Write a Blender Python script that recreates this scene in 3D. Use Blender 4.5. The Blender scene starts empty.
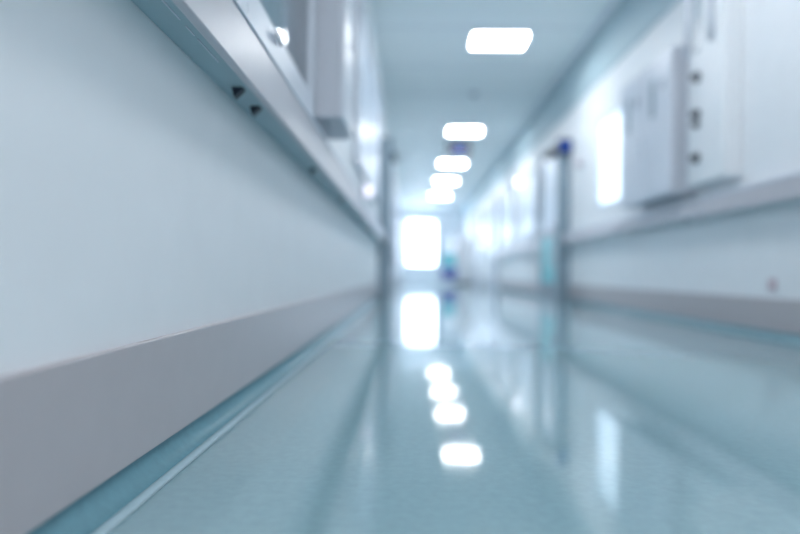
import bpy, bmesh, math
from mathutils import Vector, Matrix

S = bpy.context.scene
C = S.collection

# ------------------------------------------------------------------ camera, world, exposure
F = 622.0                                   # focal length in pixels of an 800 px wide frame
CAM_Z = 0.32
cam_d = bpy.data.cameras.new('camera')
cam = bpy.data.objects.new('camera', cam_d); C.objects.link(cam)
cam_d.sensor_width = 36.0
cam_d.lens = F / 800 * 36.0
cam_d.clip_start = 0.02
roll = 0.012
yc = Vector((11 / F, -7 / F, -1)).normalized()              # corridor direction seen from the camera
zc = Vector((math.sin(roll), math.cos(roll), 0))
zc = (zc - yc * zc.dot(yc)).normalized()
xc = yc.cross(zc)
M = Matrix((xc, yc, zc))                                     # camera -> world
cam.matrix_world = Matrix.Translation((0, 0, CAM_Z)) @ M.to_4x4()
cam_d.dof.use_dof = True
cam_d.dof.focus_distance = 1.0
cam_d.dof.aperture_fstop = 1.12
S.camera = cam

w = bpy.data.worlds.new('world'); S.world = w
w.use_nodes = True
w.node_tree.nodes['Background'].inputs[0].default_value = (0.96, 0.96, 1.0, 1)
w.node_tree.nodes['Background'].inputs[1].default_value = 0.33

S.view_settings.view_transform = 'Standard'
S.view_settings.look = 'None'
S.view_settings.gamma = 1
S.view_settings.use_curve_mapping = False
S.view_settings.exposure = 2.33
S.cycles.use_denoising = True
S.cycles.max_bounces = 10
S.cycles.diffuse_bounces = 6
S.cycles.sample_clamp_indirect = 12

LAMP = 8.8
WINDOW = 0.32
END = 2.0

# ------------------------------------------------------------------ materials
def lin(c):
    return tuple(((v / 255) / 12.92 if v / 255 <= 0.04045 else ((v / 255 + 0.055) / 1.055) ** 2.4) for v in c) + (1,)

def mat(name, col, rough=0.5, metal=0.0, noise=0.0, nscale=40, bump=0.0, emit=None, strength=0, spec=0.5, stretch=(1, 1, 1)):
    m = bpy.data.materials.new(name); m.use_nodes = True
    nt = m.node_tree; b = nt.nodes['Principled BSDF']
    b.inputs['Base Color'].default_value = lin(col)
    b.inputs['Roughness'].default_value = rough
    b.inputs['Metallic'].default_value = metal
    b.inputs['Specular IOR Level'].default_value = spec
    if emit:
        b.inputs['Emission Color'].default_value = lin(emit)
        b.inputs['Emission Strength'].default_value = strength
    if noise or bump:
        tc = nt.nodes.new('ShaderNodeTexCoord')
        mp = nt.nodes.new('ShaderNodeMapping'); mp.inputs['Scale'].default_value = stretch
        n = nt.nodes.new('ShaderNodeTexNoise'); n.inputs['Scale'].default_value = nscale
        n.inputs['Detail'].default_value = 4
        nt.links.new(tc.outputs['Object'], mp.inputs[0]); nt.links.new(mp.outputs[0], n.inputs['Vector'])
        if noise:
            mx = nt.nodes.new('ShaderNodeMix'); mx.data_type = 'RGBA'
            l = lin(col)
            mx.inputs[6].default_value = tuple(v * (1 - noise) for v in l[:3]) + (1,)
            mx.inputs[7].default_value = tuple(min(1, v * (1 + noise)) for v in l[:3]) + (1,)
            nt.links.new(n.outputs['Fac'], mx.inputs[0]); nt.links.new(mx.outputs[2], b.inputs['Base Color'])
        if bump:
            bp = nt.nodes.new('ShaderNodeBump'); bp.inputs['Strength'].default_value = bump
            bp.inputs['Distance'].default_value = 0.002
            nt.links.new(n.outputs['Fac'], bp.inputs['Height']); nt.links.new(bp.outputs[0], b.inputs['Normal'])
    return m

FLOOR = mat('teal_vinyl', (144, 176, 184), rough=0.055, noise=0.10, nscale=60, spec=0.5)
COVE = mat('teal_vinyl_cove', (100, 146, 160), rough=0.42, noise=0.15, nscale=70, spec=0.6)
WALL = mat('painted_wall', (234, 237, 240), rough=0.5, noise=0.03, nscale=8, spec=0.25)
CEIL = mat('ceiling_paint', (232, 238, 239), rough=0.6, noise=0.02, nscale=5)
BASE = mat('grey_skirting_vinyl', (184, 179, 182), rough=0.32, noise=0.04, nscale=15)
RAIL = mat('grey_rail_laminate', (196, 194, 200), rough=0.35, noise=0.03, nscale=20)
RAIL_BOUNCE = mat('rail_laminate_floor_bounce', (160, 184, 192), rough=0.4, noise=0.03, nscale=20)  # rail laminate with the floor's teal bounce light mixed into its colour
WHITE = mat('white_lacquer', (214, 219, 228), rough=0.38, noise=0.02, nscale=10, spec=0.35)
GREYP = mat('pale_grey_lacquer', (196, 201, 210), rough=0.35, noise=0.02, nscale=10)
GREYD = mat('mid_grey_metal', (150, 160, 172), rough=0.4, metal=0.2, noise=0.05, nscale=20)
DOORF = mat('blue_grey_door_frame', (138, 156, 168), rough=0.35, noise=0.05, nscale=20)
GREYL = mat('light_grey_enamel', (205, 208, 214), rough=0.35, noise=0.03, nscale=20)
COVE_GLINT = mat('pale_cove_highlight', (168, 194, 204), rough=0.35, noise=0.08, nscale=60)
BAND = mat('blue_grey_paint', (176, 198, 206), rough=0.6, noise=0.02, nscale=6)
GLOSSW = mat('gloss_white_metal', (235, 238, 242), rough=0.12, noise=0.02, nscale=30)
DARK = mat('dark_plastic', (26, 32, 50), rough=0.4, noise=0.05, nscale=50)
BLUE = mat('blue_plastic', (10, 50, 160), rough=0.35, noise=0.05, nscale=30)
TEALP = mat('pale_turquoise_plastic', (110, 205, 212), rough=0.4, noise=0.04, nscale=30)
CHROME = mat('polished_metal', (225, 230, 236), rough=0.12, metal=1.0, noise=0.02, nscale=30)
PINK = mat('pinkish_grey_plastic', (205, 188, 196), rough=0.45, noise=0.03, nscale=30)
LAMPM = mat('lamp_diffuser', (240, 244, 250), rough=0.5, emit=(250, 252, 255), strength=LAMP, noise=0.01)
SMALLL = mat('small_lamp_glow', (240, 240, 250), rough=0.5, emit=(240, 240, 255), strength=2, noise=0.01)
FAINTL = mat('faint_lamp_glow', (235, 225, 240), emit=(235, 228, 250), strength=0.35, noise=0.01)
WINM = mat('daylit_frosted_pane', (225, 238, 250), rough=0.3, emit=(214, 236, 255), strength=WINDOW, noise=0.01)
WINS = mat('dim_frosted_pane', (196, 208, 222), rough=0.3, emit=(205, 222, 242), strength=0.05, noise=0.01)
ENDM = mat('bright_end_pane', (235, 242, 252), rough=0.3, emit=(222, 236, 255), strength=END, noise=0.01)

BLUEGLOW = mat('backlit_blue_face', (12, 70, 165), emit=(10, 90, 190), strength=.03, noise=.02)
def glass(name, col, rough=0.02):
    m = bpy.data.materials.new(name); m.use_nodes = True
    b = m.node_tree.nodes['Principled BSDF']
    b.inputs['Base Color'].default_value = lin(col); b.inputs['Roughness'].default_value = rough
    b.inputs['Transmission Weight'].default_value = 1.0; b.inputs['IOR'].default_value = 1.45
    return m
GLASS = glass('cabinet_glass', (205, 225, 232))

# ------------------------------------------------------------------ helpers
def add_box(bm, x0, x1, y0, y1, z0, z1, bevel=0.0):
    r = bmesh.ops.create_cube(bm, size=1)
    vs = r['verts']
    for v in vs:
        v.co = Vector(((x0 + x1) / 2 + v.co.x * (x1 - x0), (y0 + y1) / 2 + v.co.y * (y1 - y0), (z0 + z1) / 2 + v.co.z * (z1 - z0)))
    if bevel:
        es = list({e for v in vs for e in v.link_edges})
        bmesh.ops.bevel(bm, geom=es, offset=bevel, segments=3, affect='EDGES', profile=0.5)

def add_tube(bm, p0, p1, r, seg=20, r2=None):
    p0 = Vector(p0); p1 = Vector(p1); d = p1 - p0
    q = Vector((0, 0, 1)).rotation_difference(d.normalized())
    bmesh.ops.create_cone(bm, cap_ends=True, segments=seg, radius1=r, radius2=r if r2 is None else r2, depth=d.length,
                          matrix=Matrix.Translation((p0 + p1) / 2) @ q.to_matrix().to_4x4())

def add_prism(bm, prof, y0, y1):
    """profile of (x, z) points extruded along the corridor"""
    a = [bm.verts.new((x, y0, z)) for x, z in prof]; b = [bm.verts.new((x, y1, z)) for x, z in prof]
    n = len(prof)
    for i in range(n):
        bm.faces.new((a[i], a[(i + 1) % n], b[(i + 1) % n], b[i]))
    bm.faces.new(a); bm.faces.new(list(reversed(b)))

def obj(name, bm, m, parent=None, label=None, smooth=False):
    bmesh.ops.recalc_face_normals(bm, faces=bm.faces)
    q, off = parent, Vector((0, 0, 0))
    while q is not None:
        off = off + q.location; q = q.parent
    bm.transform(Matrix.Translation(-off))
    me = bpy.data.meshes.new(name); bm.to_mesh(me); bm.free()
    o = bpy.data.objects.new(name, me); C.objects.link(o)
    me.materials.append(m)
    if smooth:
        for p in me.polygons: p.use_smooth = True
    if parent:
        o.parent = parent
    if label: o['label'] = label
    return o

def box(name, m, parent, *a, bevel=0.0, label=None):
    bm = bmesh.new(); add_box(bm, *a, bevel=bevel)
    return obj(name, bm, m, parent, label)

def struct(name, bm, m, label=None):
    o = obj(name, bm, m); o['kind'] = 'structure'
    if label: o['label'] = label
    return o

def sbox(name, m, *a, bevel=0.0, label=None):
    bm = bmesh.new(); add_box(bm, *a, bevel=bevel)
    return struct(name, bm, m, label)

def thing(name, label, cat, loc, group=None):
    o = bpy.data.objects.new(name, None); C.objects.link(o)
    o.location = loc; o.empty_display_size = 0.1
    o['label'] = label; o['category'] = cat
    if group: o['group'] = group
    return o

def rename(c, src):
    c['label'] = src
    return c

def frame_bm(x0, x1, y0, y1, z0, z1, t, bevel=0.004, tb=None):
    """rectangular frame lying in a plane along the corridor (its thickness is x0..x1)"""
    bm = bmesh.new(); tb = tb or t
    add_box(bm, x0, x1, y0, y0 + t, z0, z1, bevel); add_box(bm, x0, x1, y1 - t, y1, z0, z1, bevel)
    add_box(bm, x0, x1, y0 + t - .001, y1 - t + .001, z1 - t, z1, bevel); add_box(bm, x0, x1, y0 + t - .001, y1 - t + .001, z0, z0 + tb, bevel)
    return bm

XL, XR, H = -0.415, 1.97, 2.87
Y0, Y1 = -1.6, 24.0

# ------------------------------------------------------------------ the room
sbox('floor', FLOOR, XL - .1, XR + .1, Y0, Y1 + .1, -.08, 0)
sbox('ceiling', CEIL, XL - .1, XR + .1, Y0, Y1 + .1, H, H + .08)
sbox('wall_left', WALL, XL - .1, XL, Y0, Y1, 0, H)
sbox('wall_end', WALL, XL, XR, Y1, Y1 + .1, 0, H)

# right wall with the opening of the window beyond the wall cabinet
WY0, WY1, WZ0, WZ1 = 5.70, 6.62, 1.03, 1.95
bm = bmesh.new()
add_box(bm, XR, XR + .1, Y0, WY0, 0, H); add_box(bm, XR, XR + .1, WY1, Y1, 0, H)
add_box(bm, XR, XR + .1, WY0, WY1, 0, WZ0); add_box(bm, XR, XR + .1, WY0, WY1, WZ1, H)
struct('wall_right', bm, WALL)

def window(n, x_in, x_out, y0, y1, z0, z1, pane_m, label, fm=WHITE, t=.05, bars=0):
    bm = frame_bm(min(x_in, x_out), max(x_in, x_out), y0, y1, z0, z1, t)
    xm = (x_in + x_out) / 2
    for k in range(bars):
        yy = y0 + (y1 - y0) * (k + 1) / (bars + 1)
        add_box(bm, min(x_in, x_out) + .01, max(x_in, x_out) - .005, yy - .02, yy + .02, z0 + t, z1 - t)
    o = struct('window_%d' % n, bm, fm, label)
    p = obj('window_pane', (lambda b: (add_box(b, xm - .006, xm + .006, y0 + t - .004, y1 - t + .004, z0 + t - .004, z1 - t + .004), b)[1])(bmesh.new()), pane_m, o)
    p['label'] = 'bright frosted pane'
    return o
window(1, XR - .01, XR + .06, WY0, WY1, WZ0, WZ1, WINM, 'bright daylit window in the right wall past the wall cabinet', t=.035)

# skirting: coved vinyl upstand with a grey board above, both sides
def skirting(side, segs):
    s = 1 if side == 'left' else -1
    X = XL if side == 'left' else XR
    R = .034
    bm = bmesh.new(); bm2 = bmesh.new()
    for a, b in segs:
        prof = [(X, 0.0)]
        prof += [(X + s * (R - R * math.sin(t)), R - R * math.cos(t)) for t in [i * math.pi / 2 / 10 for i in range(11)]]
        prof[1] = (X + s * R, 0.0)
        prof = [(X, 0.0), (X + s * (R + .002), 0.0), (X + s * R, .0015)] + [(X + s * (.003 + R - R * math.sin(t)), .0015 + R - R * math.cos(t)) for t in [i * math.pi / 2 / 12 for i in range(1, 13)]] + [(X, R + .0015)]
        add_prism(bm, prof, a, b)
        add_box(bm2, min(X, X + s * .012), max(X, X + s * .012), a, b, R + .0045, .212, bevel=.003)
    o = struct('trim_%d' % (1 if side == 'left' else 2), bm, COVE, 'turquoise coved vinyl edge of the floor')
    for p in o.data.polygons: p.use_smooth = len(p.vertices) == 4
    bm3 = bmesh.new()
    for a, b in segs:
        add_prism(bm3, [(X + s * (R - .002), 0), (X + s * (R - .001), .0022), (X + s * (R + .004), .0032), (X + s * (R + .012), .0026), (X + s * (R + .017), 0)], a, b)  # low pale strip drawn in place of the cove's long highlight
    sm = struct('trim_%d' % (8 if side == 'left' else 9), bm3, COVE_GLINT, 'pale strip painted as the highlight line where floor meets cove')
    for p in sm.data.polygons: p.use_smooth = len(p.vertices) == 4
    struct('baseboard_' + side, bm2, BASE, 'broad grey skirting board')
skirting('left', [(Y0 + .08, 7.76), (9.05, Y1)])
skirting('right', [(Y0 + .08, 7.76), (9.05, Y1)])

# upper band of the right wall in the ceiling's colour, pale strip along the ceiling
bm = bmesh.new(); add_box(bm, XR - .02, XR, Y0 + .08, Y1, 2.38, H, bevel=.006)
struct('trim_3', bm, BAND, 'blue-grey band along the top of the right wall')
bm = bmesh.new(); add_box(bm, XR - .14, XR - .08, Y0 + .08, Y1, H - .012, H)
struct('trim_4', bm, WHITE, 'pale strip running along the ceiling edge')
bm = bmesh.new(); yy = 0.4
while yy < Y1 - .3:
    add_box(bm, XL, XR, yy - .006, yy + .006, H - .004, H); yy += 1.2
struct('trim_5', bm, GREYP, 'cross joints of the ceiling panels')

# ------------------------------------------------------------------ end of the corridor
o = sbox('window_2', WHITE, -.02, .02, Y1 - .05, Y1 + .0, .02, .03)
bpy.data.objects.remove(o)
bm = bmesh.new(); ex0, ex1, ez0, ez1 = -.20, .96, .62, 2.40
for a in ((ex0, ex0 + .06, ez0, ez1), (ex1 - .06, ex1, ez0, ez1), (ex0, ex1, ez1 - .06, ez1), (ex0, ex1, ez0, ez0 + .08)):
    add_box(bm, a[0], a[1], Y1 - .05, Y1, a[2], a[3], bevel=.004)
o = struct('window_2', bm, WHITE, 'big glaring window at the far end of the corridor')
p = box('window_pane', ENDM, o, ex0 + .05, ex1 - .05, Y1 - .03, Y1 - .02, ez0 + .07, ez1 - .05); p['label'] = 'glaring pane'
# grey door right of the end window
bm = bmesh.new()
for a in ((1.08, 1.14, 0, 2.12), (1.86, 1.92, 0, 2.12), (1.14, 1.86, 2.06, 2.12)):
    add_box(bm, a[0], a[1], Y1 - .06, Y1, a[2], a[3], bevel=.004)
o = struct('door_3', bm, GREYP, 'pale grey door beside the far end window')
box('door_leaf', WALL, o, 1.15, 1.85, Y1 - .045, Y1 - .005, .01, 2.05, bevel=.004)
bm = bmesh.new(); add_tube(bm, (1.24, Y1 - .045, 1.02), (1.24, Y1 - .09, 1.02), .012); add_tube(bm, (1.24, Y1 - .09, 1.02), (1.36, Y1 - .09, 1.02), .011)
obj('door_handle', bm, CHROME, o)

# ------------------------------------------------------------------ the two leaves of the open cross-corridor door
def open_leaf(n, side):
    s = 1 if side == 'left' else -1
    X = XL if side == 'left' else XR
    y0, y1, z1 = 7.88, 9.0, 2.05
    a, b = sorted((X + s * .075, X + s * .125))
    bm = bmesh.new()
    add_box(bm, a, b, y0, y0 + .14, .01, z1, .004); add_box(bm, a, b, y1 - .12, y1, .01, z1, .004)
    add_box(bm, a, b, y0 + .13, y1 - .11, z1 - .12, z1, .004); add_box(bm, a, b, y0 + .13, y1 - .11, .01, .22, .004)
    add_box(bm, a, b, y0 + .13, y1 - .11, .84, .93, .004)
    o = struct('door_%d' % n, bm, DOORF, 'glazed grey door leaf folded open against the %s wall' % side)
    m = (a + b) / 2
    box('glass_pane', WINS, o, m - .006, m + .006, y0 + .13, y1 - .11, .92, z1 - .11, label='pale translucent upper pane')
    box('lower_panel', TEALP if side == 'right' else GREYP, o, m - .012, m + .012, y0 + .13, y1 - .11, .21, .85, label='turquoise lower panel' if side == 'right' else None)
    xf = X + s * .125
    bm = bmesh.new()
    add_tube(bm, (xf, y0 + .07, .95), (xf + s * .05, y0 + .07, .95), .012); add_tube(bm, (xf, y0 + .07, .50), (xf + s * .05, y0 + .07, .50), .012)
    add_tube(bm, (xf + s * .05, y0 + .07, .44), (xf + s * .05, y0 + .07, 1.01), .016)
    obj('door_handle', bm, CHROME, o)
    bm = bmesh.new()
    add_box(bm, X if s > 0 else X - .16, X + .16 if s > 0 else X, y0 - .115, y0 - .03, 0, 2.03, .006)
    j = struct('trim_%d' % (5 + n), bm, DOORF, 'jamb of the cross-corridor door on the %s wall' % side)
    return o
open_leaf(1, 'left'); open_leaf(2, 'right')

def closer(x, s, y, z, label, blue=False):
    t = thing('door_closer', label, 'door closer', (x, y, z))
    a, b = sorted((x, x + s * .09))
    box('housing', DARK, t, a, b, y - .16, y + .16, z - .04, z + .04, bevel=.012)
    a, b = sorted((x + s * .085, x + s * .22))
    box('closer_arm', GREYD, t, a, b, y - .05, y - .03, z - .012, z + .004, bevel=.002)
    return t
closer(XL + .125, 1, 8.08, 1.84, 'dark closer box with arm on the left corridor door leaf', False)
closer(XR - .125, -1, 8.08, 1.90, 'dark closer box on the right corridor door leaf', False)
t = thing('door_sensor', 'small dark sensor box with blue face at the top of the right corridor door jamb', 'sensor', (1.90, 7.75, 1.92))
box('sensor_box', DARK, t, 1.80, XR - .001, 7.69, 7.764, 1.83, 2.01, bevel=.008)
box('sensor_face', BLUEGLOW, t, 1.83, 1.94, 7.684, 7.691, 1.865, 1.975, bevel=.002, label='blue face')

# ------------------------------------------------------------------ doors and windows further along
def side_door(n, side, y0, y1, lit, label):
    s = 1 if side == 'left' else -1
    X = XL if side == 'left' else XR
    a, b = sorted((X, X + s * .07))
    bm = bmesh.new()
    add_box(bm, a, b, y0, y0 + .12, 0, 2.15, .006); add_box(bm, a, b, y1 - .12, y1, 0, 2.15, .006)
    add_box(bm, a, b, y0 + .11, y1 - .11, 2.05, 2.15, .006)
    o = struct('door_%d' % n, bm, GREYP, label)
    a, b = sorted((X + s * .005, X + s * .035))
    box('door_leaf', WHITE, o, a, b, y0 + .12, y1 - .12, .01, 2.05, bevel=.003)
    if lit:
        a, b = sorted((X + s * .033, X + s * .042))
        box('glass_pane', WINS, o, a, b, y0 + .3, y1 - .3, .9, 1.9, label='pale lit pane')
    bm = bmesh.new(); add_tube(bm, (X + s * .03, y0 + .25, 1.02), (X + s * .09, y0 + .25, 1.02), .012); add_tube(bm, (X + s * .085, y0 + .25, 1.02), (X + s * .085, y0 + .39, 1.02), .011)
    obj('door_handle', bm, CHROME, o)
side_door(4, 'right', 14.0, 15.3, True, 'first framed door beyond the windows on the right wall')
side_door(5, 'right', 17.6, 18.9, True, 'farther framed door on the right wall')
side_door(6, 'left', 10.2, 11.5, True, 'framed door on the left wall past the cross-corridor door')
side_door(7, 'left', 15.0, 16.3, True, 'farther framed door on the left wall')
def surf_window(n, side, y0, y1, z0, z1, label, pm=WINS, bars=1):
    s = 1 if side == 'left' else -1
    X = XL if side == 'left' else XR
    window(n, X, X + s * .04, y0, y1, z0, z1, pm, label, fm=GREYP, t=.06, bars=bars)
surf_window(3, 'right', 9.7, 11.3, .95, 2.05, 'pale lit window past the open door on the right wall')
surf_window(4, 'right', 11.9, 13.5, .95, 2.05, 'second pale lit window past the open door on the right wall')
surf_window(5, 'right', 15.8, 17.2, .95, 2.05, 'farthest pale lit window on the right wall')
surf_window(6, 'left', 4.3, 7.1, 1.10, 2.30, 'tall pale lit window on the left wall before the open door', bars=2)
surf_window(7, 'left', 12.0, 14.4, .95, 2.05, 'pale lit window on the far left wall', bars=2)

# ------------------------------------------------------------------ wall rails
def wall_rail(side, y0, y1, label, brackets=()):
    s = 1 if side == 'left' else -1
    X = XL if side == 'left' else XR
    D = .09; Z = .70 if side == 'left' else .717
    t = thing('wall_rail', label, 'rail', (X + s * .05, y0, Z), None)
    a, b = sorted((X + s * (D - .018), X + s * D))
    box('fascia', RAIL, t, a, b, y0, y1, Z, Z + .109, bevel=.004)
    a, b = sorted((X + s * .001, X + s * (D - .017)))
    box('underside', RAIL_BOUNCE, t, a, b, y0, y1, Z + .015, Z + .032)
    a, b = sorted((X + s * .001, X + s * (D + .004)))
    box('ledge', WHITE, t, a, b, y0, y1, Z + .108, Z + .122, bevel=.003, label='pale top ledge')
    for yb in brackets:
        bm = bmesh.new()
        prof = [(X + s * .026, Z + .016), (X + s * .052, Z + .016), (X + s * .046, Z + .008), (X + s * .032, Z - .006)]
        add_prism(bm, prof, yb - .012, yb + .012)
        obj('bracket', bm, DARK, t, label='small dark bracket')
    return t
lr = wall_rail('left', Y0 + .08, 7.74, 'long grey handrail on the left wall from foreground to open door', (1.33, 1.48, 2.35, 3.3, 4.4, 5.6))
wall_rail('right', Y0 + .08, 7.74, 'long grey handrail on the right wall below the cabinet', (2.4, 4.4, 6.4))
wall_rail('left', 9.1, 10.15, 'short handrail on the left wall just past the open door')
wall_rail('right', 9.1, 13.95, 'handrail on the right wall under the two windows past the open door')
# thin pale line on the underside of the near left rail
bm = bmesh.new()
for a, b in ((.86, .965), (.99, 1.03), (1.045, 1.16)):
    add_box(bm, -.368, -.3655, a, b, .7135, .7152)
obj('pale_strip', bm, WHITE, lr, label='thin broken white line')

# ------------------------------------------------------------------ glazed cabinet above the left rail
t = thing('wall_cabinet', 'long glazed white cabinet above the near end of the left rail', 'cabinet', (-.39, 1.3, .85))
cy0, cy1, cz0, cz1 = .15, 2.17, .825, 1.75
bm = bmesh.new()
add_box(bm, XL + .001, XL + .010, cy0, cy1, cz0, cz1); add_box(bm, XL + .009, -.365, cy0, cy0 + .02, cz0, cz1); add_box(bm, XL + .009, -.365, cy1 - .02, cy1, cz0, cz1)
add_box(bm, XL + .009, -.365, cy0 + .019, cy1 - .019, cz0, cz0 + .02); add_box(bm, XL + .009, -.365, cy0 + .019, cy1 - .019, cz1 - .02, cz1)
obj('carcass', bm, GREYP, t)
for a, b in ((cy0, 1.16), (1.165, cy1)):
    bm = frame_bm(-.364, -.344, a, b, cz0 + .002, cz1, .11, bevel=.005, tb=.10)
    d = obj('door', bm, WHITE, t)
    box('glass_pane', GLASS, d, -.357, -.352, a + .105, b - .105, cz0 + .108, cz1 - .108, label='blue-green tinted glass')
    yk = 1.53 if a > 1 else .95
    bm = bmesh.new(); add_tube(bm, (-.345, yk - .025, .900), (-.334, yk - .025, .900), .004); add_tube(bm, (-.345, yk + .025, .900), (-.334, yk + .025, .900), .004)
    add_tube(bm, (-.335, yk - .035, .900), (-.335, yk + .035, .900), .007)
    obj('handle', bm, GLOSSW, d, smooth=True)  # added glossy white bar in place of a lamp glint on the frame

# projecting box beyond it
t = thing('wall_unit', 'pale grey box unit projecting from the left wall beyond the glazed cabinet', 'wall unit', (-.34, 2.37, .87))
box('body', GREYP, t, XL + .001, -.262, 2.19, 2.56, .87, 1.95, bevel=.006)
box('front_door', WHITE, t, -.263, -.246, 2.20, 2.55, .875, 1.945, bevel=.006)
bm = bmesh.new(); add_tube(bm, (-.246, 2.26, 1.15), (-.225, 2.26, 1.15), .006); add_tube(bm, (-.246, 2.26, 1.30), (-.225, 2.26, 1.30), .006); add_tube(bm, (-.225, 2.26, 1.13), (-.225, 2.26, 1.32), .007)
obj('handle', bm, CHROME, t)

# ------------------------------------------------------------------ right wall cabinet with slots
t = thing('wall_cabinet', 'white wall cabinet with dark slots above the right rail beside the bright window', 'cabinet', (1.9, 4.8, .87))
box('body', GREYP, t, 1.80, XR - .001, 4.32, 5.36, .90, 1.93, bevel=.008)
for a, b in ((4.33, 4.835), (4.845, 5.35)):
    d = box('door', WHITE, t, 1.78, 1.801, a, b, .91, 1.92, bevel=.005)
    m = (a + b) / 2
    box('slot', DOORF, d, 1.7785, 1.782, m + .02, m + .10, 1.50, 1.78, label='dark vertical slot')
    bm = bmesh.new()
    add_box(bm, 1.7785, 1.782, m - .16, m - .10, 1.66, 1.74); 
    obj('vent', bm, GREYD, d)
bm = bmesh.new(); add_tube(bm, (1.781, 4.80, 1.25), (1.757, 4.80, 1.25), .006); add_tube(bm, (1.781, 4.80, 1.37), (1.757, 4.80, 1.37), .006); add_tube(bm, (1.757, 4.80, 1.23), (1.757, 4.80, 1.39), .007)
obj('handle', bm, CHROME, t)

# medical supply panel with knobs
t = thing('supply_panel', 'tall pale supply panel with a column of dark knobs, right of the slotted cabinet', 'wall panel', (1.92, 3.8, .89))
box('body', WALL, t, 1.86, XR - .001, 3.74, 4.24, .93, 2.55, bevel=.012)
for z, r in ((1.63, .032), (1.385, .03), (1.32, .022), (1.10, .032)):
    bm = bmesh.new(); add_tube(bm, (1.861, 4.09, z), (1.852, 4.09, z), r * 1.15); add_tube(bm, (1.854, 4.09, z), (1.82, 4.09, z), r * .85, r2=r * .7)
    obj('knob', bm, DARK, t, smooth=False)
box('slot', DOORF, t, 1.856, 1.862, 4.06, 4.14, 1.80, 2.50, bevel=.002, label='dark vertical slot')
for ya in (3.89, 4.215):  # white tubes drawn in place of highlights on the panel's rounded edges
    bm = bmesh.new(); add_tube(bm, (1.852, ya, 1.80), (1.852, ya, 2.50), .024)
    obj('highlight_tube', bm, WHITE, t, smooth=True)

# wall socket
t = thing('wall_socket', 'small pinkish-grey socket low on the right wall above the skirting', 'socket', (XR, 3.42, .285))
box('cover_plate', PINK, t, XR - .010, XR - .0005, 3.385, 3.455, .25, .32, bevel=.004)
bm = bmesh.new(); add_tube(bm, (XR - .009, 3.42, .285), (XR - .014, 3.42, .285), .022)
obj('socket_face', bm, PINK, t)

# ------------------------------------------------------------------ ceiling lamps
LX = .92
lamps = [(-.6, 'added fill ceiling light, unseen above and behind the viewpoint'), (3.3, 'ceiling light panel just ahead, above the top of the view'), (6.72, 'nearest square ceiling light panel in view'),
         (11.0, 'second ceiling light panel, before the hanging ceiling sign'), (14.2, 'third ceiling light panel, just behind the hanging sign'),
         (16.9, 'fourth ceiling light panel in the row'), (20.0, 'farthest ceiling light panel before the end wall')]
first = None
for y, lb in lamps[2:]:
    if first is None:
        t = thing('ceiling_light', lb, 'ceiling light', (LX, y, H), 'square ceiling light panels')
        bm = bmesh.new(); q = .28; r_ = .205
        for a in ((-q - .025, -q, -r_ - .025, r_ + .025), (q, q + .025, -r_ - .025, r_ + .025), (-q, q, -r_ - .025, -r_), (-q, q, r_, r_ + .025)):
            add_box(bm, LX + a[0], LX + a[1], y + a[2], y + a[3], H - .02, H - .0005)
        obj('lamp_frame', bm, WHITE, t)
        box('diffuser', LAMPM, t, LX - q, LX + q, y - r_, y + r_, H - .014, H - .001)
        first = t
    else:
        c = first.copy(); C.objects.link(c); c.location = (LX, y, H); c['label'] = lb
        for ch in list(first.children):
            d = ch.copy(); C.objects.link(d); d.parent = c
for y, lb in lamps[:2]:  # unseen dimmed panels; rear one added as fill, front one placed to light walls
    c = first.copy(); C.objects.link(c); c.location = (LX, y, H); c['label'] = lb
    for ch in list(first.children):
        d = ch.copy(); C.objects.link(d); d.parent = c
        if 'diffuser' in d.name:
            d.data = ch.data.copy(); d.data.materials.clear(); d.data.materials.append(mat('dimmed_lamp_diffuser', (235, 240, 248), emit=(248, 250, 255), strength=6.0, noise=.01))

# smoke detector
t = thing('smoke_detector', 'small round grey smoke detector on the ceiling between the first two lights', 'smoke detector', (.85, 8.7, H))
bm = bmesh.new(); add_tube(bm, (.85, 8.7, H), (.85, 8.7, H - .02), .06); obj('mount', bm, GREYP, t)
bm = bmesh.new(); add_tube(bm, (.85, 8.7, H - .019), (.85, 8.7, H - .055), .05, r2=.032); obj('sensor_head', bm, GREYD, t)

# hanging sign between the second and third light
sx, sy, sz = .88, 11.8, 2.70
t = thing('hanging_sign', 'small dark box with a blue face hanging from the ceiling between two lights', 'sign', (sx, sy, H))
bm = bmesh.new(); add_tube(bm, (sx - .13, sy, H), (sx - .13, sy, sz + .06), .008); obj('hanger', bm, GREYD, t); bm = bmesh.new(); add_tube(bm, (sx + .13, sy, H), (sx + .13, sy, sz + .06), .008); obj('hanger', bm, GREYD, t)
box('sign_box', DARK, t, sx - .22, sx + .22, sy - .03, sy + .03, sz - .12, sz + .13, bevel=.008)
box('sign_face', BLUEGLOW, t, sx - .09, sx + .09, sy - .036, sy - .029, sz - .065, sz + .055, bevel=.002)

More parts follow.
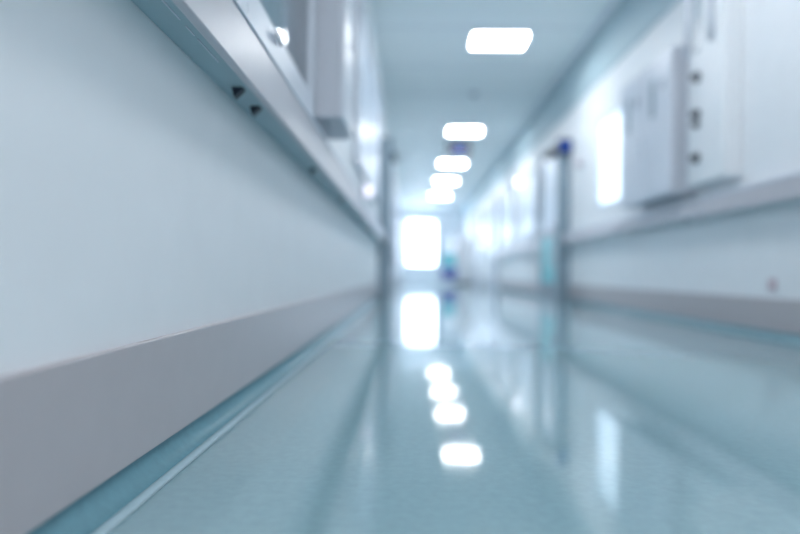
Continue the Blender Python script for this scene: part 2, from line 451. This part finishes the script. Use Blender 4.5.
# small round lamps along the right wall
for y, z, lb, m in ((11.25, 2.0, 'small bright round wall lamp, nearest one past the open right door', SMALLL), (14.1 - .25, 2.12, 'dim pinkish round wall lamp farther along the right wall', FAINTL), (7.2, 1.62, 'faint round wall lamp before the open right door', PINK)):
    t = thing('wall_lamp', lb, 'wall lamp', (XR, y, z))
    bm = bmesh.new(); add_tube(bm, (XR, y, z), (XR - .03, y, z), .055); obj('lamp_base', bm, WHITE, t)
    bm = bmesh.new(); add_tube(bm, (XR - .029, y, z), (XR - .075, y, z), .045, r2=.03); obj('lamp_cover', bm, m, t)
t = thing('wall_lamp', 'small round lamp on the left wall near the rail', 'wall lamp', (XL, 5.2, 1.01))
bm = bmesh.new(); add_tube(bm, (XL, 5.2, 1.01), (XL + .03, 5.2, 1.01), .055); obj('lamp_base', bm, WHITE, t)
bm = bmesh.new(); add_tube(bm, (XL + .029, 5.2, 1.01), (XL + .08, 5.2, 1.01), .045, r2=.03); obj('lamp_cover', bm, FAINTL, t)

# ------------------------------------------------------------------ chair and metal cabinet far down the corridor
cx, cy = 1.16, 19.0
t = thing('waiting_chair', 'blue seated chair with turquoise backrest far down the corridor', 'chair', (cx, cy, 0))
box('seat', BLUE, t, cx - .24, cx + .24, cy - .22, cy + .22, .40, .48, bevel=.02, label='blue seat')
box('seat_skirt', BLUE, t, cx - .19, cx + .19, cy - .21, cy - .18, .18, .41, bevel=.006)
box('backrest', TEALP, t, cx - .21, cx + .21, cy + .19, cy + .23, .55, .95, bevel=.015, label='turquoise backrest')
for a in (-1, 1):
    for b in (-1, 1):
        bm = bmesh.new(); add_tube(bm, (cx + a * .19, cy + b * .19, 0), (cx + a * .19, cy + b * .19, .41), .014); obj('leg', bm, GREYD, t)
    bm = bmesh.new(); add_tube(bm, (cx + a * .17, cy + .21, .44), (cx + a * .17, cy + .21, .60), .012); obj('back_support', bm, GREYD, t)

t = thing('metal_cabinet', 'grey metal cabinet standing at the right wall near the end window', 'cabinet', (1.66, 21.2, 0))
box('body', GREYL, t, 1.40, XR - .02, 20.8, 21.6, .06, 1.60, bevel=.008)
box('plinth', DARK, t, 1.43, XR - .03, 20.84, 21.56, 0, .061)
for a, b in ((20.81, 21.195), (21.205, 21.59)):
    d = box('door', GREYL, t, 1.385, 1.401, a, b, .08, 1.58, bevel=.003)
    box('handle', CHROME, d, 1.37, 1.386, (b if a < 21 else a + .07) - .05, (b if a < 21 else a + .07) - .03, .8, .95, bevel=.003)
